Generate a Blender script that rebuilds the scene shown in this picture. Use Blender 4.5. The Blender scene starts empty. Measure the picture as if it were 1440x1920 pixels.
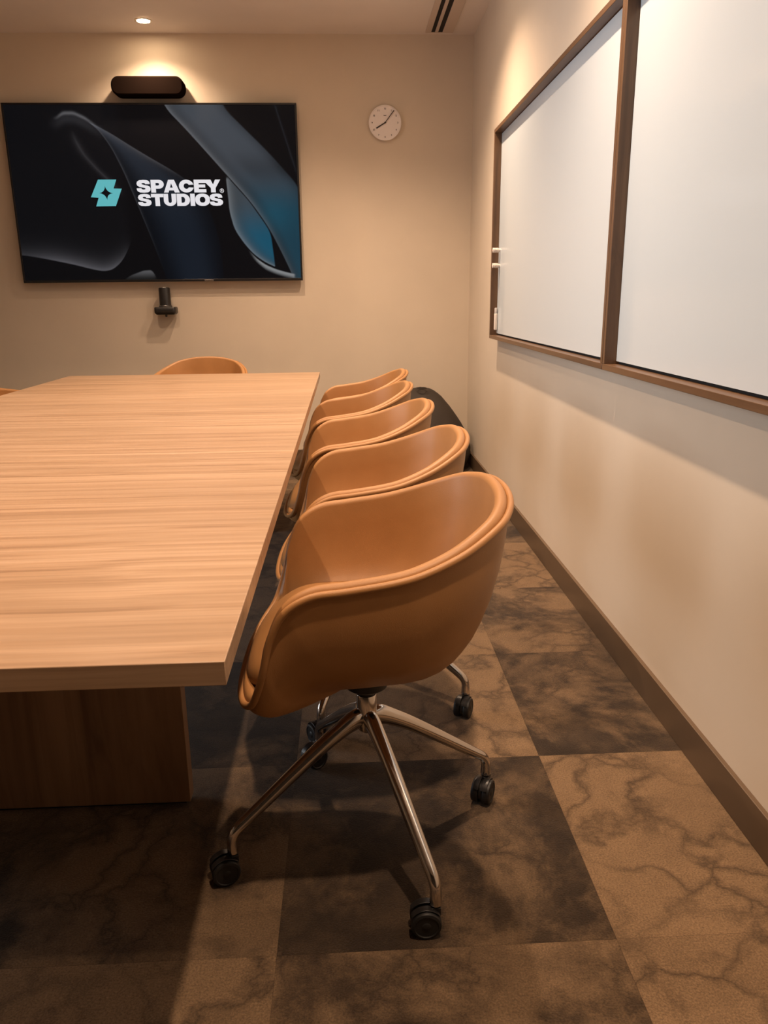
import bpy, bmesh, math, random
import numpy as np
from mathutils import Vector, Matrix

SC = bpy.context.scene
COL = SC.collection
PI = math.pi

# ------------------------------------------------------------------ camera, world, light, exposure
CAM_H = 1.16
cam_d = bpy.data.cameras.new('camera')
cam = bpy.data.objects.new('camera', cam_d); COL.objects.link(cam)
cam_d.sensor_fit = 'VERTICAL'; cam_d.sensor_height = 36.0
cam_d.lens = 1447.8 / 1920 * 36.0
cam_d.clip_start = 0.02
R = (Matrix.Rotation(-0.0463, 3, 'Z') @ Matrix.Rotation(-0.2712, 3, 'X') @ Matrix.Rotation(0.0109, 3, 'Y')
     @ Matrix(((1, 0, 0), (0, 0, -1), (0, 1, 0))))
cam.matrix_world = Matrix.Translation((0, 0, CAM_H)) @ R.to_4x4()
SC.camera = cam

SC.view_settings.view_transform = 'Standard'
SC.view_settings.look = 'None'
SC.view_settings.gamma = 1.0
SC.view_settings.use_curve_mapping = False
SC.view_settings.exposure = 1.78

w = bpy.data.worlds.new('world'); SC.world = w; w.use_nodes = True
w.node_tree.nodes['Background'].inputs[0].default_value = (0.9, 0.8, 0.7, 1)
w.node_tree.nodes['Background'].inputs[1].default_value = 0.02

WR, WL, YB, YF, ZC = 0.872, -2.75, 5.569, -1.6, 2.781      # right, left, back, front walls and ceiling
ROW_X = 0.31
LAMPS = [(-1.17, 5.33, 26, 'above the television on the back wall'),
         (-1.17, 3.53, 48, 'over the far half of the table'),
         (-1.17, 1.73, 48, 'over the near half of the table'),
         (-1.17, -.07, 13, 'in front of the near table end'),
         (-.43, 4.50, 30, 'above the far head of the table, added to brighten the back wall'),  # added lamp without a known fixture, only lifts the back wall
         (ROW_X, 4.25, 58, 'over the farthest chairs beside the right wall'),
         (ROW_X, 2.45, 64, 'over the middle chairs beside the right wall'),
         (ROW_X, 0.66, 50, 'over the aisle beside the near table corner')]
LAMP_COLOR = (1.0, 0.70, 0.48)
for x, y, power, _ in LAMPS:
    ld = bpy.data.lights.new('downlight_beam', 'SPOT')
    ld.energy = power; ld.color = LAMP_COLOR
    ld.spot_size = math.radians(128); ld.spot_blend = 1.0; ld.shadow_soft_size = 0.028
    lo = bpy.data.objects.new('downlight_beam', ld); COL.objects.link(lo)
    lo.location = (x, y, ZC - 0.012)

# cool daylight through the glazed partition in the left wall
ad = bpy.data.lights.new('partition_daylight', 'AREA')
ad.shape = 'RECTANGLE'; ad.size = 3.3; ad.size_y = 1.0; ad.energy = 9.5; ad.color = (.93, .96, 1.0)
ao = bpy.data.objects.new('partition_daylight', ad); COL.objects.link(ao)
ao.location = (WL+.03, 2.5, 1.95); ao.rotation_euler = (0, -PI/2, 0)
ad.spread = math.radians(100)

# ------------------------------------------------------------------ helpers
def tag(o, label=None, cat=None, group=None, kind=None):
    if label: o['label'] = label
    if cat: o['category'] = cat
    if group: o['group'] = group
    if kind: o['kind'] = kind
    return o

def thing(name, label, cat, loc=(0, 0, 0), rz=0, group=None):
    o = bpy.data.objects.new(name, None); COL.objects.link(o)
    o.empty_display_size = 0.1
    o.location = loc; o.rotation_euler = (0, 0, rz)
    return tag(o, label, cat, group)

def obj(name, bm, mat, parent=None, smooth=True, angle=35, bevel=0, seg=3):
    me = bpy.data.meshes.new(name)
    bmesh.ops.recalc_face_normals(bm, faces=bm.faces[:])
    bm.to_mesh(me); bm.free()
    o = bpy.data.objects.new(name, me); COL.objects.link(o)
    me.materials.append(mat)
    if smooth:
        for p in me.polygons: p.use_smooth = True
        try: me.set_sharp_from_angle(angle=math.radians(angle))
        except Exception: pass
    if bevel:
        m = o.modifiers.new('bevel', 'BEVEL'); m.width = bevel; m.segments = seg; m.limit_method = 'ANGLE'
        m.harden_normals = False
    if parent: o.parent = parent
    return o

def box(bm, lo, hi):
    x0, y0, z0 = lo; x1, y1, z1 = hi
    v = [bm.verts.new(p) for p in ((x0,y0,z0),(x1,y0,z0),(x1,y1,z0),(x0,y1,z0),(x0,y0,z1),(x1,y0,z1),(x1,y1,z1),(x0,y1,z1))]
    for f in ((3,2,1,0),(4,5,6,7),(0,1,5,4),(1,2,6,5),(2,3,7,6),(3,0,4,7)):
        bm.faces.new([v[i] for i in f])

def boxm(lo, hi):
    bm = bmesh.new(); box(bm, lo, hi); return bm

def lathe(bm, prof, n=40, M=Matrix()):
    """prof: (r, z) from bottom to top, round the z axis, closed where r=0"""
    rings = []
    for r, z in prof:
        if r < 1e-6: rings.append([bm.verts.new(M @ Vector((0, 0, z)))])
        else: rings.append([bm.verts.new(M @ Vector((r*math.cos(2*PI*i/n), r*math.sin(2*PI*i/n), z))) for i in range(n)])
    for a, b in zip(rings, rings[1:]):
        for i in range(n):
            j = (i+1) % n
            if len(a) == 1 and len(b) == 1: continue
            if len(a) == 1: bm.faces.new((a[0], b[j], b[i]))
            elif len(b) == 1: bm.faces.new((a[i], a[j], b[0]))
            else: bm.faces.new((a[i], a[j], b[j], b[i]))
    for ring in (rings[0], rings[-1]):
        if len(ring) > 1: bm.faces.new(ring)

def sweep(bm, pts, rads, n=16, closed=False, side=None):
    """rads: list of (half width, half height) per point"""
    pts = [Vector(p) for p in pts]; rings = []
    N = len(pts)
    for k, p in enumerate(pts):
        if closed: t = pts[(k+1) % N] - pts[k-1]
        else: t = pts[min(k+1, N-1)] - pts[max(k-1, 0)]
        t.normalize()
        s = t.cross(Vector(side) if side else Vector((0, 0, 1)))
        if side: s = Vector(side)
        s.normalize(); u = s.cross(t).normalized()
        a, b = rads[k]
        rings.append([bm.verts.new(p + s*a*math.cos(2*PI*i/n) + u*b*math.sin(2*PI*i/n)) for i in range(n)])
    pairs = list(zip(rings, rings[1:]))
    if closed: pairs.append((rings[-1], rings[0]))
    for a, b in pairs:
        for i in range(n):
            j = (i+1) % n
            bm.faces.new((a[i], a[j], b[j], b[i]))
    if not closed:
        bm.faces.new(rings[0]); bm.faces.new(rings[-1])

def copy_tree(o, parent=None):
    c = o.copy(); COL.objects.link(c); c.parent = parent
    for ch in CHILD.get(o, []):
        copy_tree(ch, c)
    return c
CHILD = {}
def index_children():
    CHILD.clear()
    for o in SC.objects:
        if o.parent: CHILD.setdefault(o.parent, []).append(o)

# ------------------------------------------------------------------ materials
class NT:
    def __init__(s, name):
        s.m = bpy.data.materials.new(name); s.m.use_nodes = True
        s.t = s.m.node_tree; s.b = s.t.nodes['Principled BSDF']
    def n(s, typ, **kw):
        nd = s.t.nodes.new(typ)
        for k, v in kw.items():
            if k.startswith('i_'):
                key = k[2:].replace('_', ' ')
                nd.inputs[key].default_value = v
            else: setattr(nd, k, v)
        return nd
    def l(s, a, b): s.t.links.new(a, b)
    def coord(s, scale=(1, 1, 1), rot=(0, 0, 0), loc=(0, 0, 0), src='Object'):
        tc = s.n('ShaderNodeTexCoord'); mp = s.n('ShaderNodeMapping')
        mp.inputs['Scale'].default_value = scale; mp.inputs['Rotation'].default_value = rot; mp.inputs['Location'].default_value = loc
        s.l(tc.outputs[src], mp.inputs[0]); return mp.outputs[0]
    def noise(s, vec, scale, detail=4, rough=.5, dist=0):
        nd = s.n('ShaderNodeTexNoise'); nd.inputs['Scale'].default_value = scale
        nd.inputs['Detail'].default_value = detail; nd.inputs['Roughness'].default_value = rough; nd.inputs['Distortion'].default_value = dist
        s.l(vec, nd.inputs['Vector']); return nd.outputs['Fac']
    def ramp(s, fac, stops):
        r = s.n('ShaderNodeValToRGB'); e = r.color_ramp.elements
        while len(e) < len(stops): e.new(0.5)
        for el, (p, c) in zip(e, stops):
            el.position = p; el.color = (c[0], c[1], c[2], 1) if isinstance(c, (tuple, list)) else (c, c, c, 1)
        s.l(fac, r.inputs[0]); return r.outputs[0]
    def mix(s, a, b, fac, mode='MIX'):
        m = s.n('ShaderNodeMix', data_type='RGBA', blend_type=mode)
        for sock, val in ((m.inputs['Factor'], fac), (m.inputs[6], a), (m.inputs[7], b)):
            if hasattr(val, 'is_linked') or hasattr(val, 'links'): s.l(val, sock)
            else: sock.default_value = val if not isinstance(val, tuple) else (*val[:3], 1)
        return m.outputs[2]
    def bump(s, h, strength=.2, dist=.002):
        b = s.n('ShaderNodeBump'); b.inputs['Strength'].default_value = strength; b.inputs['Distance'].default_value = dist
        s.l(h, b.inputs['Height']); s.l(b.outputs[0], s.b.inputs['Normal'])
    def set(s, **kw):
        for k, v in kw.items():
            key = k.replace('_', ' ')
            s.b.inputs[key].default_value = (*v, 1) if isinstance(v, tuple) and len(v) == 3 else v
        return s

def plain(name, col, rough=.5, metal=0, spec=.5):
    t = NT(name); t.set(Base_Color=col, Roughness=rough, Metallic=metal); t.b.inputs['Specular IOR Level'].default_value = spec
    return t

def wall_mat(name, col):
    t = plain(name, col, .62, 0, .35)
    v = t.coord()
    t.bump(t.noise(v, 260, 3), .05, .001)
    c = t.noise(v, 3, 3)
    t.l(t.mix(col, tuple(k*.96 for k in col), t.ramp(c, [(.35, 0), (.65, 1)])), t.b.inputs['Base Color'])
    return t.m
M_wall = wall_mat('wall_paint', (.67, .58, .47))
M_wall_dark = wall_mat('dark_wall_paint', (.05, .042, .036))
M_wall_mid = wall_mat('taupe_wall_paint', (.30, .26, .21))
M_ceil = wall_mat('ceiling_paint', (.78, .74, .72))
M_base = plain('baseboard_brown', (.115, .075, .045), .38).m

def leather():
    t = NT('tan_leather'); v = t.coord()
    n1 = t.noise(v, 9, 3)
    t.l(t.ramp(n1, [(.3, (.34, .163, .056)), (.7, (.39, .190, .067))]), t.b.inputs['Base Color'])
    t.set(Roughness=.46); t.b.inputs['Specular IOR Level'].default_value = .45
    vo = t.n('ShaderNodeTexVoronoi', feature='DISTANCE_TO_EDGE'); vo.inputs['Scale'].default_value = 420
    t.l(v, vo.inputs['Vector'])
    t.bump(t.ramp(vo.outputs['Distance'], [(0, 0), (.25, 1)]), .22, .0004)
    return t.m
M_leather = leather()
M_chrome = plain('polished_aluminium', (.66, .62, .58), .13, 1).m
M_black = plain('black_plastic', (.012, .011, .011), .38).m
M_rubber = plain('caster_rubber', (.010, .0095, .0095), .5).m

def wood(name, a, b, c, axis='X', rough=.33, scale=1.0, fine=1.0):
    t = NT(name)
    # long streaks along `axis`
    if axis == 'X': sc1, sc2, sc3 = (.6, 52, 52), (2.0, 170, 170), (.9, 9, 9)
    elif axis == 'Y': sc1, sc2, sc3 = (30, .55, 30), (120, 1.6, 120), (7, .9, 7)
    else: sc1, sc2, sc3 = (22, 22, .55), (90, 90, 1.6), (6, 6, .6)
    sc1 = tuple(k*scale for k in sc1); sc2 = tuple(k*scale for k in sc2)
    warp = t.noise(t.coord((1.2, 1.2, 1.2)), 1.4, 2)
    v1 = t.coord(sc1); add = t.n('ShaderNodeVectorMath', operation='ADD')
    sep = t.n('ShaderNodeVectorMath', operation='SCALE'); sep.inputs['Scale'].default_value = 2.2
    comb = t.n('ShaderNodeCombineXYZ'); 
    for i in range(3): t.l(warp, comb.inputs[i])
    t.l(comb.outputs[0], sep.inputs[0]); t.l(v1, add.inputs[0]); t.l(sep.outputs[0], add.inputs[1])
    s1 = t.noise(add.outputs[0], 1, 5, .6, .3)
    s2 = t.noise(t.coord(sc2), 1, 4, .6)
    s3 = t.noise(t.coord(sc3), 1, 3, .5, .8)
    base = t.ramp(s1, [(.30, c), (.45, b), (.62, a)])
    base = t.mix(base, tuple(k*.82 for k in b), t.ramp(s3, [(.42, 0), (.62, .55)]))
    base = t.mix(base, tuple(k*.62 for k in b), t.ramp(s2, [(.50, 0), (.78, .55*fine)]))
    t.l(base, t.b.inputs['Base Color'])
    t.set(Roughness=rough); t.b.inputs['Specular IOR Level'].default_value = .5
    t.bump(s2, .06, .0006)
    return t.m
M_table = wood('oak_tabletop', (.46, .31, .20), (.375, .238, .142), (.23, .135, .076), 'X')
M_pedestal_shaded = wood('oak_pedestal_shaded', (.36, .22, .125), (.29, .17, .092), (.18, .098, .052), 'Z', .45)  # same wood as the top, its colour darkened for the shade under the table
M_walnut_y = wood('walnut_rail', (.155, .085, .042), (.12, .063, .031), (.07, .036, .018), 'Y', .38)
M_walnut_z = wood('walnut_stile', (.155, .085, .042), (.12, .063, .031), (.07, .036, .018), 'Z', .38)

def carpet_mat():
    t = NT('carpet'); 
    uv = t.n('ShaderNodeUVMap'); uv.uv_map = 'tile'
    at = t.n('ShaderNodeAttribute'); at.attribute_name = 'tone'
    uvv = uv.outputs[0]
    big = t.noise(uvv, 2.6, 7, .68, .35)
    mid = t.noise(uvv, 9, 6, .7, .2)
    # vein network
    wn = t.n('ShaderNodeTexNoise'); wn.inputs['Scale'].default_value = 3.5; wn.inputs['Detail'].default_value = 5
    wn.inputs['Roughness'].default_value = .6; t.l(uvv, wn.inputs['Vector'])
    sc = t.n('ShaderNodeVectorMath', operation='SCALE'); sc.inputs['Scale'].default_value = .42; t.l(wn.outputs['Color'], sc.inputs[0])
    ad = t.n('ShaderNodeVectorMath', operation='ADD'); t.l(uvv, ad.inputs[0]); t.l(sc.outputs[0], ad.inputs[1])
    vo = t.n('ShaderNodeTexVoronoi', feature='DISTANCE_TO_EDGE'); vo.inputs['Scale'].default_value = 5.6
    t.l(ad.outputs[0], vo.inputs['Vector'])
    vein = t.ramp(vo.outputs['Distance'], [(0, .95), (.03, .55), (.13, 0)])
    veinmask = t.ramp(t.noise(uvv, 3.0, 3), [(.34, 0), (.54, 1)])
    veins = t.mix((0, 0, 0), vein, veinmask)
    light = (.20, .128, .070); dark = (.034, .021, .012)
    # blotch threshold shifts with the tile's tone
    m1 = t.n('ShaderNodeMath', operation='ADD'); t.l(big, m1.inputs[0]); t.l(at.outputs['Fac'], m1.inputs[1])
    blotch = t.ramp(m1.outputs[0], [(.86, 1), (1.16, 0)])
    base = t.mix(light, dark, blotch)
    base = t.mix(base, dark, t.mix((0,0,0), (.8,.8,.8), veins))
    base = t.mix(base, tuple(k*.6 for k in light), t.ramp(mid, [(.42, 0), (.72, .55)]))
    base = t.mix(base, t.ramp(at.outputs['Fac'], [(.34, .72), (.62, 1.06)]), 1.0, 'MULTIPLY')
    fib = t.noise(t.coord((1, 1, 1)), 260, 3, .7)
    base = t.mix(base, t.ramp(fib, [(.32, .5), (.68, 1.35)]), .8, 'MULTIPLY')
    t.l(base, t.b.inputs['Base Color'])
    t.set(Roughness=.95); t.b.inputs['Specular IOR Level'].default_value = .15
    t.b.inputs['Sheen Weight'].default_value = .15
    t.bump(fib, .7, .003)
    return t.m
M_carpet = carpet_mat()

# ------------------------------------------------------------------ room shell
TH = .1
def struct(name, bm, mat, parent=None, **kw):
    o = obj(name, bm, mat, parent, **kw)
    if not parent: o['kind'] = 'structure'
    return o
struct('wall_back', boxm((WL-TH, YB, 0), (WR+TH, YB+TH, ZC)), M_wall, smooth=False)
struct('wall_right', boxm((WR, YF, 0), (WR+TH, YB, ZC)), M_wall, smooth=False)
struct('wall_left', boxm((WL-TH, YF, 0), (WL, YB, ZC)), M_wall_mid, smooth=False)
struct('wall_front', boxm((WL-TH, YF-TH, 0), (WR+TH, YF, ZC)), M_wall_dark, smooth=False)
struct('ceiling', boxm((WL-TH, YF-TH, ZC), (WR+TH, YB+TH, ZC+TH)), M_ceil, smooth=False)

wp = struct('window_1', boxm((WL, .10, .96), (WL+.012, 4.10, 2.54)), plain('partition_glass', (.30, .34, .38), .08).m, smooth=False)
M_alu = plain('dark_window_frame', (.03, .028, .026), .4).m
for lo, hi in (((WL, .05, .92), (WL+.05, 4.15, .97)), ((WL, .05, 2.53), (WL+.05, 4.15, 2.58)), ((WL, .05, .97), (WL+.05, .10, 2.53)), ((WL, 4.10, .97), (WL+.05, 4.15, 2.53))):
    struct('window_frame', boxm(lo, hi), M_alu, wp, bevel=.002)

# carpet tiles: one floor mesh, every tile a face with its own tone and its own piece of the pattern
def floor():
    rnd = random.Random(11)
    bm = bmesh.new()
    uvl = bm.loops.layers.uv.new('tile'); tl = bm.verts.layers.float.new('tone')
    TX, TY, X0, Y0 = .632, .60, -.152, 1.754
    tones = {(1, -1): .62, (0, -1): .37, (0, 0): .58, (1, 0): .40, (0, -2): .44, (1, -2): .54, (1, 1): .45, (0, 1): .6,
             (1, 2): .60, (1, 3): .42, (-1, -1): .45, (-1, -2): .56, (-1, 0): .40, (-1, -3): .50, (0, -3): .46, (1, -3): .5}
    for ix in range(-6, 3):
        for iy in range(-7, 8):
            x0, x1 = X0+ix*TX, X0+(ix+1)*TX; y0, y1 = Y0+iy*TY, Y0+(iy+1)*TY
            x0, x1 = max(x0, WL-.05), min(x1, WR+.05); y0, y1 = max(y0, YF-.05), min(y1, YB+.05)
            if x1 <= x0 or y1 <= y0: continue
            tone = tones.get((ix, iy), rnd.uniform(.38, .6))
            ox, oy = rnd.uniform(-20, 20), rnd.uniform(-20, 20)
            if ix == 1 and iy in (-1, -2, -3): ox, oy = 3.3, 7.1
            g = .0002
            vs = [bm.verts.new(p) for p in ((x0+g, y0+g, 0), (x1-g, y0+g, 0), (x1-g, y1-g, 0), (x0+g, y1-g, 0))]
            for v in vs: v[tl] = tone
            f = bm.faces.new(vs)
            for l in f.loops: l[uvl].uv = (l.vert.co.x+ox, l.vert.co.y+oy)
    # backing below the tiles, so that nothing shows through the seams
    b = [bm.verts.new(p) for p in ((WL-.1, YF-.1, -.004), (WR+.1, YF-.1, -.004), (WR+.1, YB+.1, -.004), (WL-.1, YB+.1, -.004))]
    bm.faces.new(b)
    b2 = [bm.verts.new(p) for p in ((WL-.1, YF-.1, -.1), (WR+.1, YF-.1, -.1), (WR+.1, YB+.1, -.1), (WL-.1, YB+.1, -.1))]
    bm.faces.new(b2[::-1])
    for i in range(4): bm.faces.new((b2[i], b2[(i+1) % 4], b[(i+1) % 4], b[i]))
    me = bpy.data.meshes.new('floor'); bm.to_mesh(me); bm.free()
    o = bpy.data.objects.new('floor', me); COL.objects.link(o); me.materials.append(M_carpet); o['kind'] = 'structure'
floor()

BH = .098
struct('baseboard_right', boxm((WR-.013, YF, 0), (WR, YB-.013, BH)), M_base, bevel=.0015)
struct('baseboard_back', boxm((WL+.013, YB-.013, 0), (WR-.013, YB, BH)), M_base, bevel=.0015)
struct('baseboard_left', boxm((WL, YF, 0), (WL+.013, YB-.013, BH)), M_base, bevel=.0015)

# ------------------------------------------------------------------ ceiling: downlights and slot diffuser
M_trim = plain('lamp_trim', (.75, .68, .6), .4).m
def emit(name, col, s):
    t = NT(name); t.set(Base_Color=col, Roughness=.4); t.b.inputs['Emission Color'].default_value = (*col, 1)
    t.b.inputs['Emission Strength'].default_value = s; return t.m
M_lens = emit('lamp_lens', (1.0, .72, .45), 38)
for k, (x, y, _, where) in enumerate(LAMPS):
    t = thing('ceiling_downlight', 'small round lit recessed downlight in the ceiling ' + where, 'ceiling light', (x, y, ZC), 0, 'recessed ceiling downlights')
    bm = bmesh.new()
    prof = [(.038, -.001), (.052, -.001), (.052, -.004), (.049, -.006), (.040, -.006), (.038, -.004)]
    n = 40; rings = [[bm.verts.new((r*math.cos(2*PI*i/n), r*math.sin(2*PI*i/n), z)) for i in range(n)] for r, z in prof]
    for a, b in zip(rings, rings[1:]+rings[:1]):
        for i in range(n): bm.faces.new((a[i], a[(i+1) % n], b[(i+1) % n], b[i]))
    obj('trim_ring', bm, M_trim, t)
    bm = bmesh.new(); lathe(bm, [(.0, -.0055), (.036, -.0045), (.038, -.001), (0, -.001)], 32)
    obj('lens', bm, M_lens, t)

M_vent = plain('vent_frame_paint', (.60, .52, .46), .45).m
M_void = plain('vent_void', (.006, .005, .005), .8).m
t = thing('ceiling_vent', 'long white linear slot air diffuser with two black slots in the ceiling', 'air vent', (0.640, 4.5, ZC))
Y0v, Y1v = -1.6, 1.02
bm = bmesh.new()
box(bm, (-.088, Y0v, -.006), (-.052, Y1v, 0)); box(bm, (-.028, Y0v, -.006), (-.008, Y1v, 0)); box(bm, (.020, Y0v, -.006), (.088, Y1v, 0))
box(bm, (-.052, Y1v-.006, -.006), (-.028, Y1v, 0)); box(bm, (-.008, Y1v-.006, -.006), (.020, Y1v, 0))
obj('vent_frame', bm, M_vent, t, smooth=False, bevel=.001)
for a, b in ((-.052, -.028), (-.008, .020)):
    obj('slot', boxm((a, Y0v, -.0025), (b, Y1v-.006, -.0005)), M_void, t, smooth=False)

# ------------------------------------------------------------------ television
M_bezel = plain('tv_bezel', (.010, .010, .011), .3).m
tvx0, tvx1, tvz0, tvz1, tvY = -2.141, -.281, 1.277, 2.369, 5.504
tvw, tvh = tvx1-tvx0, tvz1-tvz0
tv = thing('television', 'large wall-mounted black television showing a white SPACEY STUDIOS logo', 'television', ((tvx0+tvx1)/2, YB, tvz0))
def T(u, v): return (-tvw/2 + u*tvw, v*tvh)     # u from the left, v from the bottom, 0..1
bz = .011
bm = bmesh.new()
yy = tvY-YB
box(bm, (-tvw/2, yy+.004, 0), (tvw/2, yy+.032, tvh))
obj('back_casing', bm, M_bezel, tv, bevel=.002)
bm = bmesh.new()
box(bm, (-tvw/2, yy-.004, 0), (tvw/2, yy+.004, bz*1.4)); box(bm, (-tvw/2, yy-.004, tvh-bz), (tvw/2, yy+.004, tvh))
box(bm, (-tvw/2, yy-.004, bz*1.4), (-tvw/2+bz, yy+.004, tvh-bz)); box(bm, (tvw/2-bz, yy-.004, bz*1.4), (tvw/2, yy+.004, tvh-bz))
obj('bezel', bm, M_bezel, tv, bevel=.001)
obj('mounting_bracket', boxm((-.35, yy+.032, .25), (.35, 0, .85)), M_black, tv, bevel=.002)
obj('sensor', boxm((.27, yy-.0055, .001), (.33, yy-.003, .011)), plain('tv_badge', (.35, .33, .32), .3, 1).m, tv, bevel=.001)

# wallpaper: abstract grey and blue ribbons; px() turns photo-like screen coordinates (0..550, 0..333, downwards) into u,v
def screen_image(U, V):
    X = U*550.; Y = (1-V)*333.
    # skewed corners are gone: X,Y are in the screen's own frame
    img = np.zeros(U.shape+(3,)); img[...] = (.0030, .0032, .0042)
    def sm(e0, e1, x):
        t = np.clip((x-e0)/(e1-e0), 0, 1); return t*t*(3-2*t)
    def interp(pts, x):
        p = np.array(pts, float); return np.interp(x, p[:, 0], p[:, 1])
    def smoothcurve(pts):
        p = np.array(pts, float); xs = np.linspace(p[0, 0], p[-1, 0], 200); ys = np.interp(xs, p[:, 0], p[:, 1])
        k = np.ones(25)/25; yp = np.pad(ys, 12, mode='edge'); ys2 = np.convolve(yp, k, 'valid')
        return lambda x: np.interp(x, xs, ys2)
    def lay(mask, col):
        nonlocal img
        m = np.clip(mask, 0, 1)[..., None]; img = img*(1-m)+np.array(col)*m
    def laymap(mask, colmap):
        nonlocal img
        m = np.clip(mask, 0, 1)[..., None]; img = img*(1-m)+colmap*m
    # 1. left dark lobe, lit along its lower rim
    edgeR = smoothcurve([(0, 95), (60, 150), (150, 215), (205, 235), (250, 225), (300, 195), (333, 180)])     # x of the lobe's right side by Y
    lower = smoothcurve([(0, 283), (40, 290), (100, 303), (140, 314), (165, 318), (185, 308), (205, 285), (225, 240), (260, 150)])
    d = lower(X)-Y
    g = np.exp(-np.clip(d, 0, None)/11.)
    m = sm(0, 2.5, d)*sm(225, 200, X)
    base = np.array([.0045, .0048, .0062])+g[..., None]*np.array([.115, .112, .125])*(0.35+.65*sm(0, 90, X))[..., None]*sm(222, 170, X)[..., None]
    laymap(m, base)
    # 2. twist band: from the top left down to the lower centre
    le = smoothcurve([(0, 60), (13, 128), (30, 160), (70, 190), (120, 212), (180, 232), (250, 255), (333, 280)])   # left edge x by Y
    re = smoothcurve([(0, 30), (14, 120), (40, 180), (80, 240), (110, 290), (130, 325), (150, 350), (200, 378), (260, 393), (333, 396)])
    xl, xr = le(Y), re(Y)
    t = np.clip((X-xl)/np.maximum(xr-xl, 8), 0, 1)
    inside = sm(0, 2, X-xl)*sm(0, 3, xr-X)*sm(12, 16, Y)
    rim = np.exp(-np.clip(xr-X, 0, None)/9.)*sm(150, 90, Y)
    blue = sm(80, 250, Y)
    colr = (np.array([.012, .016, .023])[None, None]*(1-blue[..., None])+np.array([.0060, .0095, .0155])*blue[..., None])*(0.45+1.0*sm(0, .45, t)*sm(1, .6, t))[..., None]
    colr = colr+rim[..., None]*np.array([.085, .083, .09])
    colr = colr+(np.exp(-np.abs(X-xl-1.5)/1.6)*sm(330, 120, Y))[..., None]*np.array([.045, .045, .05])
    laymap(inside, colr)
    # lit curl at the top left
    cx = smoothcurve([(95, 25), (110, 15), (130, 15), (150, 24), (175, 42)])
    m = np.exp(-((Y-cx(X))/3.)**2)*sm(88, 112, X)*sm(185, 145, X)
    img = img+m[..., None]*np.array([.10, .098, .105])
    m = np.exp(-((Y-cx(X)-10)/9.)**2)*sm(75, 115, X)*sm(200, 140, X)
    img = img+m[..., None]*np.array([.018, .018, .02])
    # faint inner arc on the left
    ax = smoothcurve([(30, 122), (60, 126), (90, 140), (120, 165), (150, 195), (175, 215)])
    m = np.exp(-np.abs(X-ax(Y))/4.)*sm(40, 75, Y)*sm(175, 130, Y)*(X < le(Y))
    img = img+m[..., None]*np.array([.03, .028, .03])
    # 3. right dark column with faint line
    m = np.exp(-np.abs(X-np.interp(Y, [0, 130], [512, 550]))/1.2)*sm(150, 100, Y); img = img+m[..., None]*np.array([.012, .014, .018])
    # 4. big diagonal blue-grey ribbon
    L = smoothcurve([(0, 297), (40, 335), (90, 378), (130, 412), (180, 455), (230, 488), (280, 512), (333, 535)])
    Rr = smoothcurve([(0, 410), (40, 450), (90, 500), (130, 535), (155, 556), (333, 600)])
    xl, xr = L(Y), Rr(Y)
    t = np.clip((X-xl)/(xr-xl), 0, 1)
    inside = sm(0, 2, X-xl)*sm(0, 4, xr-X)
    k = sm(100, 210, Y)[..., None]
    a = np.array([.048, .057, .070]); b = np.array([.010, .040, .062])
    c_ = (a*(1-k)+b*k)
    shade = (.5+.75*sm(0, .35, t)*sm(1.15, .75, t)-.42*np.exp(-((Y-118)/26.)**2)*sm(.15, .5, t))[..., None]
    rim = np.exp(-np.clip(X-xl, 0, None)/7.)*sm(0, 40, Y+30)
    c_ = c_*shade+rim[..., None]*np.array([.14, .145, .155])*(.45+.55*sm(260, 120, Y))[..., None]
    glow = np.exp(-((X-500)/40.)**2-((Y-205)/38.)**2)
    c_ = c_+glow[..., None]*np.array([.000, .022, .035])
    laymap(inside, c_)
    # 5. blue leaf below the ribbon, right of the lettering
    leL = smoothcurve([(140, 410), (170, 412), (200, 413), (235, 421), (265, 440), (290, 462), (310, 495), (322, 530), (333, 540)])
    leR = smoothcurve([(130, 411), (180, 454), (230, 487), (245, 494), (300, 499), (322, 500)])
    xl, xr = leL(Y), np.minimum(leR(Y), L(Y))
    inside = sm(0, 2, X-xl)*sm(0, 2, xr-X)*sm(132, 140, Y)
    k = sm(170, 260, Y)[..., None]
    c_ = np.array([.050, .065, .080])*(1-k)+np.array([.010, .085, .145])*k
    rim = np.exp(-np.clip(X-xl, 0, None)/9.)
    c_ = c_*(.45+.6*sm(0, 40, X-xl))[..., None]+rim[..., None]*np.array([.16, .17, .18])
    laymap(inside, c_)
    # pale rim curling along the bottom right
    rx = smoothcurve([(440, 266), (462, 292), (480, 305), (500, 314), (520, 320), (537, 324)])
    m = sm(0, 2, Y-rx(X))*sm(445, 470, X)*sm(540, 534, X)*sm(13, 3, Y-rx(X)+np.clip(480-X, 0, 99)*.12)
    img = img*(1-m[..., None])+m[..., None]*np.array([.26, .27, .28])
    m = sm(0, 3, Y-333-0*X+smoothcurve([(190, -2), (210, 10), (235, 19), (252, 20), (262, 2)])(X)) * sm(192, 200, X)*sm(262, 254, X)
    img = img*(1-m[..., None])+m[..., None]*(np.array([.10, .10, .108])*sm(333, 312, Y)[..., None]+.012)
    return img

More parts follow.
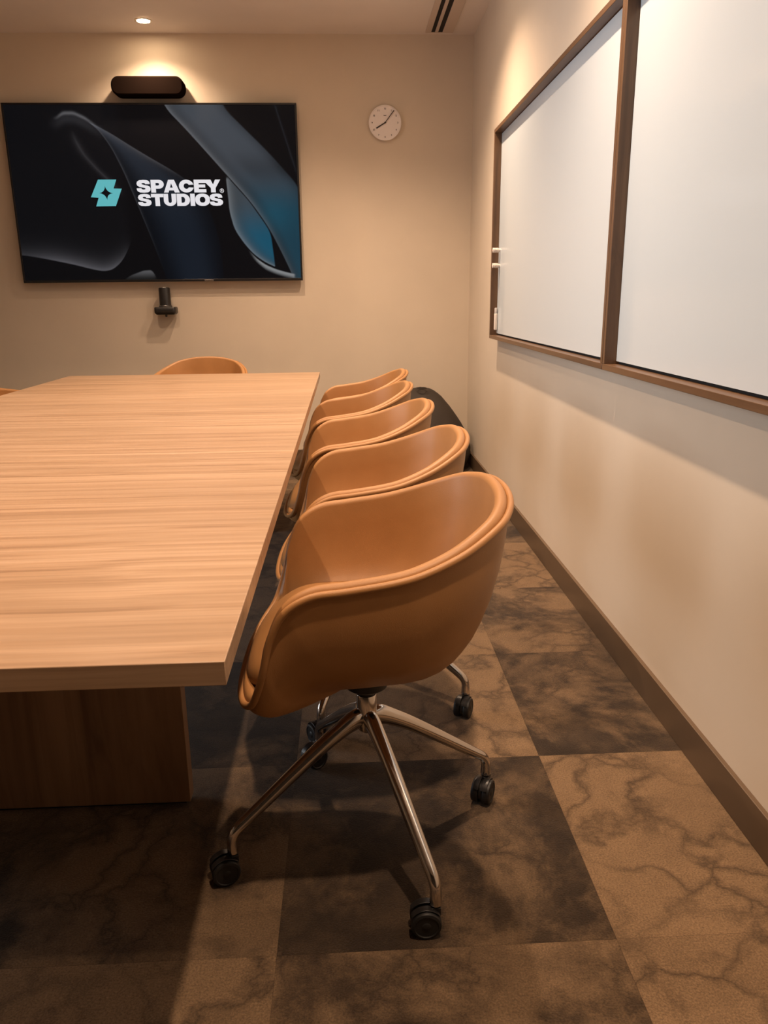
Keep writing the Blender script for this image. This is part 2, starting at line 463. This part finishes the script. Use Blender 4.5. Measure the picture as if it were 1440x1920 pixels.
gx, gy = 500, 300
bm_v = []; us = np.linspace(0, 1, gx+1); vs = np.linspace(0, 1, gy+1)
U, V = np.meshgrid(us, vs)
px_ = -tvw/2+bz+U*(tvw-2*bz); pz_ = bz*1.4+V*(tvh-2.4*bz)
co = np.stack([px_, np.full_like(px_, yy-.0005), pz_], -1).reshape(-1, 3)
idx = np.arange((gx+1)*(gy+1)).reshape(gy+1, gx+1)
faces = np.stack([idx[:-1, :-1], idx[:-1, 1:], idx[1:, 1:], idx[1:, :-1]], -1).reshape(-1, 4)
me = bpy.data.meshes.new('screen'); me.from_pydata(co.tolist(), [], faces.tolist())
ca = me.color_attributes.new('picture', 'FLOAT_COLOR', 'POINT')
im = screen_image(U, V).reshape(-1, 3)
ca.data.foreach_set('color', np.concatenate([im, np.ones((len(im), 1))], 1).astype(np.float32).ravel())
t = NT('screen_picture'); t.set(Base_Color=(.003, .003, .004), Roughness=.2); t.b.inputs['Specular IOR Level'].default_value = .1
a_ = t.n('ShaderNodeAttribute'); a_.attribute_name = 'picture'
t.l(a_.outputs['Color'], t.b.inputs['Emission Color']); t.b.inputs['Emission Strength'].default_value = 0.235
screen = bpy.data.objects.new('screen', me); COL.objects.link(screen); me.materials.append(t.m); screen.parent = tv

# lettering: polygons in letter units (height 1), holes inside, flat on the screen
def catmull(pts, n=10, closed=False):
    P = [Vector(p) for p in pts]; out = []
    N = len(P); rng = range(N) if closed else range(N-1)
    for i in rng:
        if closed: a, b, c, d = P[i-1], P[i], P[(i+1) % N], P[(i+2) % N]
        else: a, b, c, d = P[max(i-1, 0)], P[i], P[i+1], P[min(i+2, N-1)]
        for k in range(n):
            t = k/n
            out.append(.5*((2*b)+(c-a)*t+(2*a-5*b+4*c-d)*t*t+(3*b-a-3*c+d)*t**3))
    if not closed: out.append(P[-1])
    return out
def sup(cx, cy, rx, ry, e=2.6, n=40):
    o = []
    for i in range(n):
        a = 2*PI*i/n; c, s = math.cos(a), math.sin(a)
        o.append((cx+rx*abs(c)**(2/e)*(1 if c > 0 else -1), cy+ry*abs(s)**(2/e)*(1 if s > 0 else -1)))
    return o
def gl_S():
    o = [(.66,1),(.95,.985),(1.15,.92),(1.24,.80),(1.26,.67),(.84,.66),(.80,.73),(.66,.765),(.52,.74),(.49,.69),(.55,.645),(.75,.60),(1.05,.545),(1.24,.46),(1.31,.31),
         (1.25,.14),(1.05,.03),(.68,0),(.32,.02),(.10,.11),(.03,.24),(.02,.34),(.45,.35),(.50,.27),(.66,.235),(.80,.26),(.84,.31),(.78,.36),(.55,.405),(.28,.455),(.10,.55),(.04,.70),(.10,.86),(.30,.97)]
    return 1.34, [o]
def gl_P(): 
    o = [(.06, 0), (.06, 1)]+[(.8, 1)]+[(.8+.46*math.sin(a), .655+.345*math.cos(a)) for a in [PI*k/12 for k in range(1, 12)]]+[(.8, .31), (.50, .31), (.50, 0)]
    h = [(.50, .76), (.72, .76), (.80, .73), (.83, .66), (.80, .59), (.72, .555), (.50, .555)]
    return 1.28, [o, h]
def gl_A(): return 1.46, [[(0, 0), (.46, 1), (1.0, 1), (1.46, 0), (1.0, 0), (.93, .17), (.49, .17), (.42, 0)], [(.58, .38), (.84, .38), (.71, .72)]]
def gl_C():
    o = [(.70+.68*math.cos(a)*1.0, .5+.5*math.sin(a)) for a in [math.radians(22+ (338-22)*k/44) for k in range(45)]]
    i_ = [(.70+.25*math.cos(a), .5+.215*math.sin(a)) for a in [math.radians(335-(335-25)*k/30) for k in range(31)]]
    i_ = [(.92, .40)]+i_[2:-2]+[(.92, .60)]
    o[0] = (1.36, .62); o[-1] = (1.36, .38)
    return 1.40, [o+i_]
def gl_E(): return 1.20, [[(.06, 0), (.06, 1), (1.16, 1), (1.16, .74), (.5, .74), (.5, .62), (1.10, .62), (1.10, .38), (.5, .38), (.5, .26), (1.18, .26), (1.18, 0)]]
def gl_Y(): return 1.36, [[(0, 1), (.48, 1), (.69, .62), (.90, 1), (1.38, 1), (.91, .34), (.91, 0), (.47, 0), (.47, .34)]]
def gl_T(): return 1.22, [[(.02, 1), (1.20, 1), (1.20, .72), (.83, .72), (.83, 0), (.39, 0), (.39, .72), (.02, .72)]]
def gl_U():
    o = [(.06, 1), (.5, 1), (.5, .42)]+[(.66-.16*math.cos(a), .42-.17*math.sin(a)) for a in [PI*k/10 for k in range(1, 10)]]+[(.82, .42), (.82, 1), (1.26, 1), (1.26, .42)]
    o += [(.66+.60*math.cos(a), .42-.42*math.sin(a)) for a in [PI*k/20 for k in range(1, 20)]]+[(.06, .42)]
    return 1.32, [o]
def gl_D():
    o = [(.06, 0), (.06, 1), (.7, 1)]+[(.7+.62*math.sin(a), .5+.5*math.cos(a)) for a in [PI*k/20 for k in range(1, 20)]]+[(.7, 0)]
    h = [(.5, .74), (.66, .74), (.80, .68), (.86, .5), (.80, .32), (.66, .26), (.5, .26)]
    return 1.36, [o, h]
def gl_I(): return .56, [[(.06, 0), (.06, 1), (.5, 1), (.5, 0)]]
def gl_O(): return 1.46, [sup(.73, .5, .71, .505, 2.3), sup(.73, .5, .27, .235, 2.3)]
GL = dict(S=gl_S, P=gl_P, A=gl_A, C=gl_C, E=gl_E, Y=gl_Y, T=gl_T, U=gl_U, D=gl_D, I=gl_I, O=gl_O)
def poly_mesh(name, loops, mat, parent, y):
    """loops: list of closed 2D outlines (x, z) with even-odd holes"""
    cu = bpy.data.curves.new(name+'_outline', 'CURVE'); cu.dimensions = '2D'; cu.fill_mode = 'BOTH'; cu.extrude = .0003
    for lp in loops:
        s = cu.splines.new('POLY'); s.points.add(len(lp)-1); s.use_cyclic_u = True
        for p, q in zip(s.points, lp): p.co = (q[0], q[1], 0, 1)
    tmp = bpy.data.objects.new(name+'_outline', cu); COL.objects.link(tmp)
    dg = bpy.context.evaluated_depsgraph_get()
    me = bpy.data.meshes.new_from_object(tmp.evaluated_get(dg))
    bpy.data.objects.remove(tmp)
    me.transform(Matrix.Translation((0, y, 0)) @ Matrix.Rotation(PI/2, 4, 'X'))
    me.name = name; me.materials.clear(); me.materials.append(mat)
    o = bpy.data.objects.new(name, me); COL.objects.link(o); o.parent = parent
    return o
def text_mesh(name, txt, size, mat, parent, loc, bold=0, xs=1):
    cu = bpy.data.curves.new(name+'_outline', 'FONT'); cu.body = txt; cu.size = size; cu.extrude = .0003; cu.offset = bold
    cu.align_x = 'CENTER'; cu.align_y = 'CENTER'
    tmp = bpy.data.objects.new(name+'_outline', cu); COL.objects.link(tmp)
    dg = bpy.context.evaluated_depsgraph_get()
    me = bpy.data.meshes.new_from_object(tmp.evaluated_get(dg)); bpy.data.objects.remove(tmp)
    me.transform(Matrix.Translation(loc) @ Matrix.Rotation(PI/2, 4, 'X') @ Matrix.Diagonal((xs, 1, 1, 1)))
    me.name = name; me.materials.clear(); me.materials.append(mat)
    o = bpy.data.objects.new(name, me); COL.objects.link(o); o.parent = parent
    return o
M_white_e = emit('logo_white', (.88, .86, .90), .25)
M_teal_e = emit('logo_teal', (.115, .49, .53), .26)
def flat(m):
    b = m.node_tree.nodes['Principled BSDF']; b.inputs['Base Color'].default_value = (.004, .004, .005, 1)
flat(M_white_e); flat(M_teal_e)
cxw = (tvx0+tvx1)/2
def word(txt, x0, x1, z0, z1):
    tot = sum(GL[c]()[0] for c in txt)-.06*(len(txt)-1)
    s = (x1-x0)/tot; x = x0; loops = []; h = z1-z0
    for c in txt:
        wd, lp = GL[c]()
        for q in lp: loops.append([(x+p[0]*s, z0+p[1]*h) for p in q])
        x += (wd-.06)*s
    return loops
ys_ = yy-.0012
letters = []
letters.append(word('SPACEY', -1.342-cxw, -.797-cxw, 1.8365-tvz0, 1.9145-tvz0))
letters.append(word('STUDIOS', -1.340-cxw, -.783-cxw, 1.754-tvz0, 1.829-tvz0))
for nm, lp in zip(('lettering', 'lettering'), letters):
    # letters overlap nowhere, so even-odd filling keeps each whole
    poly_mesh(nm, lp, M_white_e, screen, ys_)
ring = [[(-.789-cxw+r*math.cos(2*PI*k/28), 1.8465-tvz0+r*math.sin(2*PI*k/28)) for k in range(28)] for r in (.0135, .0108)]
poly_mesh('registered_mark', ring, M_white_e, screen, ys_)
text_mesh('registered_letter', 'R', .019, M_white_e, screen, (-.789-cxw, ys_, 1.8465-tvz0), .0006)
# teal mark: slanted S block with a four-pointed star cut out
def mk(px, py):   # from 0..290 x 0..235 units, y down
    return (-1.642-cxw+px/290*.205, 1.917-tvz0-py/235*.163)
logo = [mk(*p) for p in ((82, 0), (248, 0), (216, 78), (290, 80), (222, 233), (42, 235), (72, 158), (2, 154))]
star = []
cxs, cys = 143, 117
tips = [(138, 54), (206, 120), (150, 180), (80, 118)]
for i, tp in enumerate(tips):
    nx = tips[(i+1) % 4]
    for k in range(9):
        s = k/9
        a = Vector(tp); b = Vector((cxs, cys)); c = Vector(nx)
        b = b+((a+c)/2-b)*.22
        p = a*(1-s)**2+b*2*s*(1-s)+c*s*s
        star.append(mk(p.x, p.y))
poly_mesh('logo_mark', [logo, star], M_teal_e, screen, ys_)

# ------------------------------------------------------------------ video bar above the television, camera below it
M_fabric = plain('dark_speaker_cloth', (.008, .0048, .0036), 1.0, 0, .0).m
t = thing('video_bar', 'dark brown rounded video conference bar mounted on the wall above the television', 'conference speaker', (-1.208, YB, 2.457))
bm = bmesh.new()
hw, hh = .226, .056; n = 12
def pill(hw, hh, r, y, up=None):
    o = []
    for (cx, cz, a0) in ((hw-r, hh-r, 0), (-hw+r, hh-r, 90), (-hw+r, -hh+r, 180), (hw-r, -hh+r, 270)):
        for k in range(n+1):
            a = math.radians(a0+90*k/n); o.append((cx+r*math.cos(a), y, cz+r*math.sin(a)))
    return o
rings = []
for y, s in ((-.020, -.004), (-.030, 0), (-.105, 0), (-.113, -.003), (-.118, -.010)):
    rings.append([bm.verts.new(p) for p in pill(hw+s, hh+s, .050+s, y)])
for a, b in zip(rings, rings[1:]):
    N = len(a)
    for i in range(N): bm.faces.new((a[i], a[(i+1) % N], b[(i+1) % N], b[i]))
bm.faces.new(rings[0]); bm.faces.new(rings[-1])
body = obj('body', bm, M_fabric, t)
obj('mounting_bracket', boxm((-.07, -.022, -.03), (.07, 0, .03)), M_black, t, bevel=.002)

t = thing('conference_camera', 'small black cylindrical camera on a wall bracket below the television', 'camera', (-1.215, YB, 1.04))
bm = bmesh.new()
rings = []
for z, s in ((.022, -.012), (.030, -.003), (.036, 0), (.066, 0), (.072, -.004)):
    o = []
    for (cx, cy, a0) in ((.052, -.036, 0), (-.052, -.036, 90), (-.052, -.098, 180), (.052, -.098, 270)):
        for k in range(7):
            a = math.radians(a0+15*k); r = .020+s
            o.append(bm.verts.new((cx+r*math.cos(a), cy+r*math.sin(a), z)))
    rings.append(o)
for a, b in zip(rings, rings[1:]):
    N = len(a)
    for i in range(N): bm.faces.new((a[i], a[(i+1) % N], b[(i+1) % N], b[i]))
bm.faces.new(rings[0]); bm.faces.new(rings[-1])
obj('base', bm, M_black, t)
MX = Matrix.Translation((-.002, -.066, 0)) @ Matrix.Rotation(.0, 4, 'X')
bm = bmesh.new(); lathe(bm, [(.043, .070), (.043, .080), (.039, .084), (.0375, .19), (.036, .196), (.031, .199), (0, .199)], 36, MX)
obj('barrel', bm, M_black, t)
bm = bmesh.new(); lathe(bm, [(.0385, .073), (.0445, .074), (.0445, .079), (.0385, .080)], 36, MX)
obj('trim_ring', bm, plain('grey_ring', (.12, .115, .11), .35, .6).m, t)
bm = bmesh.new(); lathe(bm, [(0, .1988), (.012, .1992), (.011, .2005), (0, .201)], 20, MX)
obj('status_light', bm, plain('status_light_plastic', (.7, .66, .6), .3).m, t)
bm = bmesh.new(); lathe(bm, [(0, .006), (.007, .008), (.008, .016), (.008, .024), (0, .024)], 16, MX)
obj('mounting_screw', bm, M_black, t)
obj('mounting_bracket', boxm((-.03, -.03, .028), (.03, 0, .060)), M_black, t, bevel=.002)

# ------------------------------------------------------------------ clock
M_clock = plain('clock_white', (.85, .79, .77), .5).m
M_ink = plain('clock_ink', (.03, .02, .015), .5).m
t = thing('clock', 'round white wall clock with thin black hands on the back wall', 'clock', (.291, YB, 2.259))
RX = Matrix.Rotation(PI/2, 4, 'X')
bm = bmesh.new(); lathe(bm, [(.085, 0), (.103, .004), (.107, .022), (.107, .030), (.105, .033), (.101, .033), (.1008, .0285), (0, .0285)], 72, RX)
obj('case', bm, M_clock, t)
bm = bmesh.new(); lathe(bm, [(.1005, .026), (.1005, .030), (0, .030)], 72, RX)
dial = obj('dial', bm, M_clock, t)
for h in range(1, 13):
    a = math.radians(90-30*h); text_mesh('numeral', str(h), .0145, M_ink, dial, (.084*math.cos(a), -.0305, .084*math.sin(a)), .0003)
bm = boxm((-.009, -.0312, .042), (.009, -.030, .0455)); obj('maker_mark', bm, M_ink, dial, smooth=False)
def hand(name, ang, l, wd, tail, y):
    a = math.radians(90-ang); d = Vector((math.cos(a), 0, math.sin(a))); p = Vector((-d.z, 0, d.x))
    bm = bmesh.new(); q = []
    for yy_ in (y, y-.0012):
        q.append([bm.verts.new(v+Vector((0, yy_, 0))) for v in (-d*tail-p*wd*.8, d*l-p*wd, d*l+p*wd, -d*tail+p*wd*.8)])
    bm.faces.new(q[0][::-1]); bm.faces.new(q[1])
    for i in range(4): bm.faces.new((q[0][i], q[0][(i+1) % 4], q[1][(i+1) % 4], q[1][i]))
    obj(name, bm, M_ink, t, smooth=False)
hand('hour_hand', 240, .066, .0040, .008, -.033); hand('minute_hand', 39, .094, .0027, .008, -.036)
bm = bmesh.new(); lathe(bm, [(.005, .0300), (.005, .0385), (0, .039)], 20, RX); obj('hub', bm, M_ink, t)

# ------------------------------------------------------------------ glass whiteboards on the right wall
def board_mat():
    t = NT('white_back_painted_glass'); t.set(Base_Color=(.55, .625, .675), Roughness=.5)
    t.b.inputs['Specular IOR Level'].default_value = .3
    t.b.inputs['Coat Weight'].default_value = .45; t.b.inputs['Coat Roughness'].default_value = .11; t.b.inputs['Coat IOR'].default_value = 1.5
    return t.m
M_board = board_mat()
FD, FW = .052, .019
WZ0, WZ1 = .929, 2.016
def board(y0, y1, label):
    t = thing('whiteboard', label, 'whiteboard', (WR, (y0+y1)/2, WZ0), 0, 'framed glass whiteboards on the right wall')
    hy = (y1-y0)/2; H = WZ1-WZ0
    obj('glass_panel', boxm((-.014, -hy+FW+.002, FW+.009), (-.006, hy-FW-.002, H-FW-.003)), M_board, t, smooth=False)
    obj('backing_panel', boxm((-.004, -hy+.004, .004), (0, hy-.004, H-.004)), M_void, t, smooth=False)
    for a, b in ((0, FW), (H-FW, H)):
        obj('frame_rail', boxm((-FD, -hy, a), (-.0001, hy, b)), M_walnut_y, t, bevel=.0012, seg=2)
    for a, b in ((-hy, -hy+FW), (hy-FW, hy)):
        obj('frame_stile', boxm((-FD, a, FW), (-.0001, b, H-FW)), M_walnut_z, t, bevel=.0012, seg=2)
    return t
board(2.478, 4.485, 'white glass board in a walnut frame, farther one by the clock corner')
board(.468, 2.475, 'white glass board in a walnut frame, nearer one cut off by the photo edge')
M_mag = plain('white_plastic', (.82, .74, .66), .35).m
for z, lab in ((1.402, 'upper'), (1.322, 'lower')):
    t = thing('board_magnet', 'small white ribbed magnet peg on the far whiteboard, %s of the two' % lab, 'magnet', (WR-.012, 4.425, z), 0, 'magnet pegs on the far whiteboard')
    bm = bmesh.new()
    prof = [(.0, 0), (.009, 0), (.009, .012)]
    for k in range(4): prof += [(.008, .013+k*.008), (.0125, .0138+k*.008), (.0125, .0184+k*.008), (.008, .0195+k*.008)]
    prof += [(0, .0455)]
    lathe(bm, prof, 24, Matrix.Rotation(-PI/2, 4, 'Y')); obj('peg', bm, M_mag, t)
t = thing('board_marker', 'white whiteboard marker standing by the left frame of the far whiteboard', 'marker', (WR-.024, 4.445, .975))
bm = bmesh.new(); lathe(bm, [(0, 0), (.009, .002), (.010, .006), (.010, .088), (.008, .090), (0, .090)], 20); obj('barrel', bm, M_mag, t)
bm = bmesh.new(); lathe(bm, [(.0085, .090), (.0085, .118), (.006, .122), (0, .122)], 20); obj('cap', bm, plain('marker_cap', (.45, .42, .40), .3).m, t)

# ------------------------------------------------------------------ conference table
TXR, TXL, TYN, TYF, TZ, TT = -.154, -1.602, .855, 4.604, .74, .032
tb = thing('conference_table', 'long light oak conference table with a box pedestal', 'table', ((TXR+TXL)/2, (TYN+TYF)/2, 0))
hx, hy = (TXR-TXL)/2, (TYF-TYN)/2
obj('tabletop', boxm((-hx, -hy, TZ-TT), (hx, hy, TZ)), M_table, tb, bevel=.0012, seg=2)
py0 = 1.605-(TYN+TYF)/2; px1 = -.393-(TXR+TXL)/2
for y0, y1 in ((py0, py0+.040), (-py0-.040, -py0)):
    p = obj('leg_panel', boxm((-px1, y0, .010), (px1, y1, TZ-TT)), M_pedestal_shaded, tb, bevel=.001, seg=2)
    obj('foot_strip', boxm((-px1+.012, y0+.010, 0), (px1-.012, y1-.010, .010)), M_black, p, smooth=False)
obj('stretcher', boxm((-.06, py0+.040, TZ-TT-.12), (.06, -py0-.040, TZ-TT)), M_black, tb, smooth=False)

# ------------------------------------------------------------------ shell chair
HALF = [(.279, 0, .796), (.274, .085, .792), (.258, .150, .782), (.228, .203, .769), (.168, .252, .742), (.100, .279, .718), (.044, .288, .705),
        (-.035, .291, .694), (-.095, .289, .685), (-.140, .286, .656), (-.166, .282, .606), (-.180, .275, .548), (-.194, .262, .500), (-.208, .240, .466),
        (-.228, .195, .446), (-.243, .115, .436), (-.248, 0, .433)]
loop_ctrl = HALF+[(x, -y, z) for x, y, z in HALF[-2:0:-1]]
LOOP = catmull(loop_ctrl, 5, True)
NL = len(LOOP)
CX, CZ = -.02, .384
PR = [(1, 1, 1), (.984, .87, .82), (.958, .74, .68), (.915, .60, .54), (.865, .48, .445), (.815, .375, .39), (.755, .28, .345), (.69, .195, .30), (.60, .115, .245), (.50, .062, .185), (.39, .028, .125), (.27, .009, .065), (.13, .001, .015)]
def shell_pt(B, r, hb, hs):
    w_ = min(1, abs(B.y)/.285)**2.2
    h = hb*(1-w_)+hs*w_
    return Vector((CX+(B.x-CX)*r, B.y*r, CZ+(B.z-CZ)*h))
GRID = [[shell_pt(B, r, hb, hs) for B in LOOP] for r, hb, hs in PR]
def grid_normal(j, i):     # pointing inward / upward
    a = GRID[j][(i+1) % NL]-GRID[j][i-1]
    b = GRID[min(j+1, len(PR)-1)][i]-GRID[max(j-1, 0)][i]
    nn = a.cross(b).normalized()
    c = Vector((CX, 0, .62))-GRID[j][i]
    return nn if nn.dot(c) > 0 else -nn
def make_chair(label, group):
    t = thing('conference_chair', label, 'chair', (0, 0, 0), 0, group)
    def skin(rows, cap=True):
        bm = bmesh.new(); vr = [[bm.verts.new(p) for p in row] for row in rows]
        for a, b in zip(vr, vr[1:]):
            for i in range(NL): bm.faces.new((a[i], a[(i+1) % NL], b[(i+1) % NL], b[i]))
        if cap:
            c = sum((v.co for v in vr[-1]), Vector())/NL; cv = bm.verts.new(c)
            for i in range(NL): bm.faces.new((vr[-1][i], vr[-1][(i+1) % NL], cv))
        return bm
    # outer shell with its edge turned in below the piping
    inner_edge = [GRID[0][i]+grid_normal(0, i)*.006 for i in range(NL)]
    rows = [inner_edge]+GRID
    obj('shell', skin(rows), M_leather, t, angle=60)
    # padded lining with a rolled lip
    rows = []
    PAD = .029
    for k in range(9):
        a = PI*k/8; row = []
        for i in range(NL):
            B = GRID[0][i]; nn = grid_normal(0, i); up = (GRID[0][i]-GRID[1][i]).normalized()
            row.append(B+nn*(.005+(PAD-.005)/2*(1-math.cos(a)))+up*(.012*math.sin(a)-.001))
        rows.append(row)
    for j in range(1, len(PR)):
        rows.append([GRID[j][i]+grid_normal(j, i)*(PAD if j < 9 else PAD*.7) for i in range(NL)])
    obj('lining', skin(rows), M_leather, t, angle=60)
    # piping round the rim
    bm = bmesh.new()
    sweep(bm, [GRID[0][i]-grid_normal(0, i)*.001+(GRID[0][i]-GRID[1][i]).normalized()*.0005 for i in range(NL)], [(.0068, .0068)]*NL, 10, True)
    obj('piping', bm, M_leather, t, angle=80)
    # seat cushion
    plan = []
    for i in range(64):
        a = 2*PI*i/64; c, s = math.cos(a), math.sin(a); e = 2.7 if c < 0 else 2.3
        rx = .208 if c < 0 else .215
        x = -.035+rx*abs(c)**(2/e)*(1 if c > 0 else -1); y = .232*abs(s)**(2/e)*(1 if s > 0 else -1)*(1-.06*max(0, c))
        plan.append((x, y))
    bm = bmesh.new(); rows = []
    for s, z, drop, fc in ((0.5, 0.475, 0, 0.1), (0.8, 0.49, 0, 0.1), (0.93, 0.497, 0, 0.1), (0.985, 0.503, 0, 0.098), (1.0, 0.51, 0.001, 0.092), (0.99, 0.518, 0.002, 0.084), (0.96, 0.526, 0.004, 0.078), (0.9, 0.532, 0.006, 0.078), (0.7, 0.536, 0.003, 0.078), (0.45, 0.537, 0, 0.078), (0.2, 0.5365, 0, 0.078)):
        row = []
        for x, y in plan:
            xx = -.035+(x+.035)*s; f = max(0, (-xx-.10)/.16)
            row.append(bm.verts.new((xx, y*s, z-drop-fc*f**2.2-(.012*(1-(xx+.25)/.45) if False else 0))))
        rows.append(row)
    for a, b in zip(rows, rows[1:]):
        for i in range(64): bm.faces.new((a[i], a[(i+1) % 64], b[(i+1) % 64], b[i]))
    bm.faces.new(rows[0]); bm.faces.new(rows[-1])
    obj('seat_cushion', bm, M_leather, t, angle=60)
    # underframe
    bm = bmesh.new(); lathe(bm, [(0, .368), (.040, .368), (.045, .372), (.045, .395), (0, .395)], 32); obj('seat_plate', bm, M_black, t)
    bm = bmesh.new(); lathe(bm, [(0, .335), (.0175, .335), (.0175, .376), (0, .376)], 28); obj('gas_lift', bm, M_black, t)
    bm = bmesh.new(); lathe(bm, [(0, .262), (.012, .262), (.019, .268), (.0215, .280), (.0215, .349), (.0205, .351), (.017, .351), (0, .350)], 40); obj('column', bm, M_chrome, t)
    for k in range(4):
        a = math.radians(90*k); d = Vector((math.cos(a), math.sin(a), 0)); sd = Vector((-math.sin(a), math.cos(a), 0))
        pts = [(0, .298), (.018, .298), (.032, .293), (.055, .282), (.10, .255), (.16, .213), (.22, .169), (.265, .136), (.285, .1215), (.297, .111), (.304, .099), (.306, .086), (.306, .064)]
        rd = [(.013, .017), (.0165, .021), (.017, .022), (.0165, .019), (.0155, .0165), (.0145, .0148), (.0132, .0132), (.0122, .0120), (.0118, .0116), (.0114, .0114), (.0110, .0110), (.0112, .0112), (.0120, .0120)]
        cc = catmull([(*p, 0) for p in pts], 4); rr = catmull([(*p, 0) for p in rd], 4)
        bm = bmesh.new(); sweep(bm, [d*p.x+Vector((0, 0, p.y)) for p in cc], [(p.x, p.y) for p in rr], 20, side=sd)
        obj('leg', bm, M_chrome, t, angle=60)
        # caster: origin at its swivel axis on the floor
        bm = bmesh.new()
        lathe(bm, [(0, .050), (.008, .050), (.008, .070), (0, .070)], 16)
        WC = Vector((-.019, 0, .0295))
        # hood between and above the wheels
        n_ = 18; prof = [(WC.x+.0255*math.cos(q), WC.z+.0255*math.sin(q)) for q in [math.radians(-15+215*i/n_) for i in range(n_+1)]]
        A = [bm.verts.new((x, -.004, z)) for x, z in prof]; B = [bm.verts.new((x, .004, z)) for x, z in prof]
        bm.faces.new(A); bm.faces.new(B[::-1])
        for i in range(len(A)): bm.faces.new((A[i], B[i], B[(i+1) % len(A)], A[(i+1) % len(A)]))
        box(bm, (-.012, -.0105, .044), (.009, .0105, .060))
        # fender shells over both wheels
        for s_ in (-1, 1):
            r0, r1 = .0305, .0325; q0 = [math.radians(35+115*i/12) for i in range(13)]
            y0, y1 = s_*.003, s_*.017
            ring_ = []
            for q in q0:
                ring_.append([bm.verts.new((WC.x+r*math.cos(q), y, WC.z+r*math.sin(q))) for r, y in ((r0, y0), (r1, y0), (r1, y1), (r0, y1))])
            for aa, bb in zip(ring_, ring_[1:]):
                for i in range(4): bm.faces.new((aa[i], aa[(i+1) % 4], bb[(i+1) % 4], bb[i]))
            bm.faces.new(ring_[0]); bm.faces.new(ring_[-1][::-1])
        c = obj('caster', bm, M_black, t, bevel=.0008, seg=2)
        c.location = d*.306; c.rotation_euler = (0, 0, a)
        for s_ in (-1, 1):
            bm = bmesh.new()
            lathe(bm, [(0, 0), (.020, 0), (.0275, .001), (.0290, .004), (.0290, .013), (.0275, .0165), (.023, .018), (.0215, .0165), (.009, .0165), (.0075, .0178), (0, .0182)], 40,
                  Matrix.Translation((WC.x, s_*.005, WC.z-.0005)) @ Matrix.Rotation(-s_*PI/2, 4, 'X'))
            obj('wheel', bm, M_rubber, c, angle=40)
    return t

GROUP = 'tan leather chairs round the conference table'
proto = make_chair('tan leather shell chair nearest the camera, at the near corner of the table', GROUP)
index_children()
# x, y, turn of the shell, turn of the star base, label
CHAIRS = [
    (.027, 1.477, 0, -67.4, None),
    (.045, 2.117, 0, -26, 'tan leather shell chair on the right side, directly behind the nearest one'),
    (.020, 2.740, 0, 44, 'tan leather shell chair in the middle of the right-hand row of five'),
    (.000, 3.365, 0, 38, 'tan leather shell chair on the right side, second from the far end of the row'),
    (.027, 3.965, 0, 52, 'tan leather shell chair at the far end of the right-hand row of five'),
    (-.905, 4.800, 84, 15, 'tan leather shell chair at the far head of the table below the television'),
    (-1.80, 3.960, 180, 33, 'tan leather shell chair peeking over the left table edge at the photo border'),
]
def spin(root, shell_deg, base_deg, seed, swivels=None):
    """turn the shell by the root, the star base against it, and each caster on its own"""
    root.rotation_euler.z = math.radians(shell_deg)
    rnd = random.Random(seed); delta = math.radians(base_deg-shell_deg); k = 0
    for ch in root.children:
        kind = ch.name.split('.')[0]
        if kind == 'leg': ch.rotation_euler.z = delta
        elif kind == 'caster':
            a = delta+k*PI/2
            ch.location = (.306*math.cos(a), .306*math.sin(a), 0)
            sw = swivels[k] if swivels else rnd.uniform(0, 360)
            ch.rotation_euler.z = math.radians(sw-shell_deg); k += 1
chairs = []
for i, (x, y, rot, base, lab) in enumerate(CHAIRS):
    o = proto if i == 0 else copy_tree(proto)
    if lab: o['label'] = lab
    o.location = (x, y, 0); chairs.append((o, rot, base, i))
bpy.context.view_layer.update()
for o, rot, base, i in chairs:
    spin(o, rot, base, 5+i, [0, 62, 40, 20] if i == 0 else ([65, 20, 200, 300] if i == 1 else None))

# ------------------------------------------------------------------ beanbag in the far corner
t = NT('beanbag_cloth'); v = t.coord(); t.l(t.ramp(t.noise(v, 5, 3), [(.3, (.022, .015, .010)), (.7, (.034, .024, .017))]), t.b.inputs['Base Color'])
t.set(Roughness=.75); t.bump(t.noise(v, 60, 3), .2, .002)
bb_ = thing('beanbag', 'dark brown slumped beanbag in the far right corner behind the chairs', 'beanbag', (.56, 5.27, 0))
bm = bmesh.new(); nU, nV = 48, 24
rows = []
for j in range(nV+1):
    v_ = j/nV; row = []
    z = .56*(1-(1-v_)**1.0)
    prof_r = .30*math.sin(PI*min(1, .16+.84*v_))**.55 if v_ < 1 else 0
    prof = [(.0, 0), (.20, 0), (.27, .03), (.297, .09), (.300, .16), (.285, .24), (.25, .33), (.20, .42), (.14, .50), (.08, .545), (.0, .56)]
    s = v_*(len(prof)-1); k = min(int(s), len(prof)-2); f = s-k
    r = prof[k][0]*(1-f)+prof[k+1][0]*f; z = prof[k][1]*(1-f)+prof[k+1][1]*f
    for i in range(nU):
        a = 2*PI*i/nU; rr = r*(1+.03*math.sin(3*a+z*9)+.015*math.sin(7*a))
        row.append(bm.verts.new((rr*math.cos(a)*1.0-.05*z/.56, min(rr*math.sin(a)*.95+.10*z/.56, .284), z)))
    rows.append(row)
for a, b in zip(rows, rows[1:]):
    for i in range(nU): bm.faces.new((a[i], a[(i+1) % nU], b[(i+1) % nU], b[i]))
bmesh.ops.remove_doubles(bm, verts=bm.verts[:], dist=.0005)
bag = obj('bag', bm, t.m, bb_, angle=70)
bm = bmesh.new()
sweep(bm, [(.03*math.cos(a)-.05, .10+.03*math.sin(a)-.10, .562+.0*a) for a in [2*PI*k/16 for k in range(16)]], [(.004, .004)]*16, 8, True)
obj('top_seam', bm, t.m, bb_)
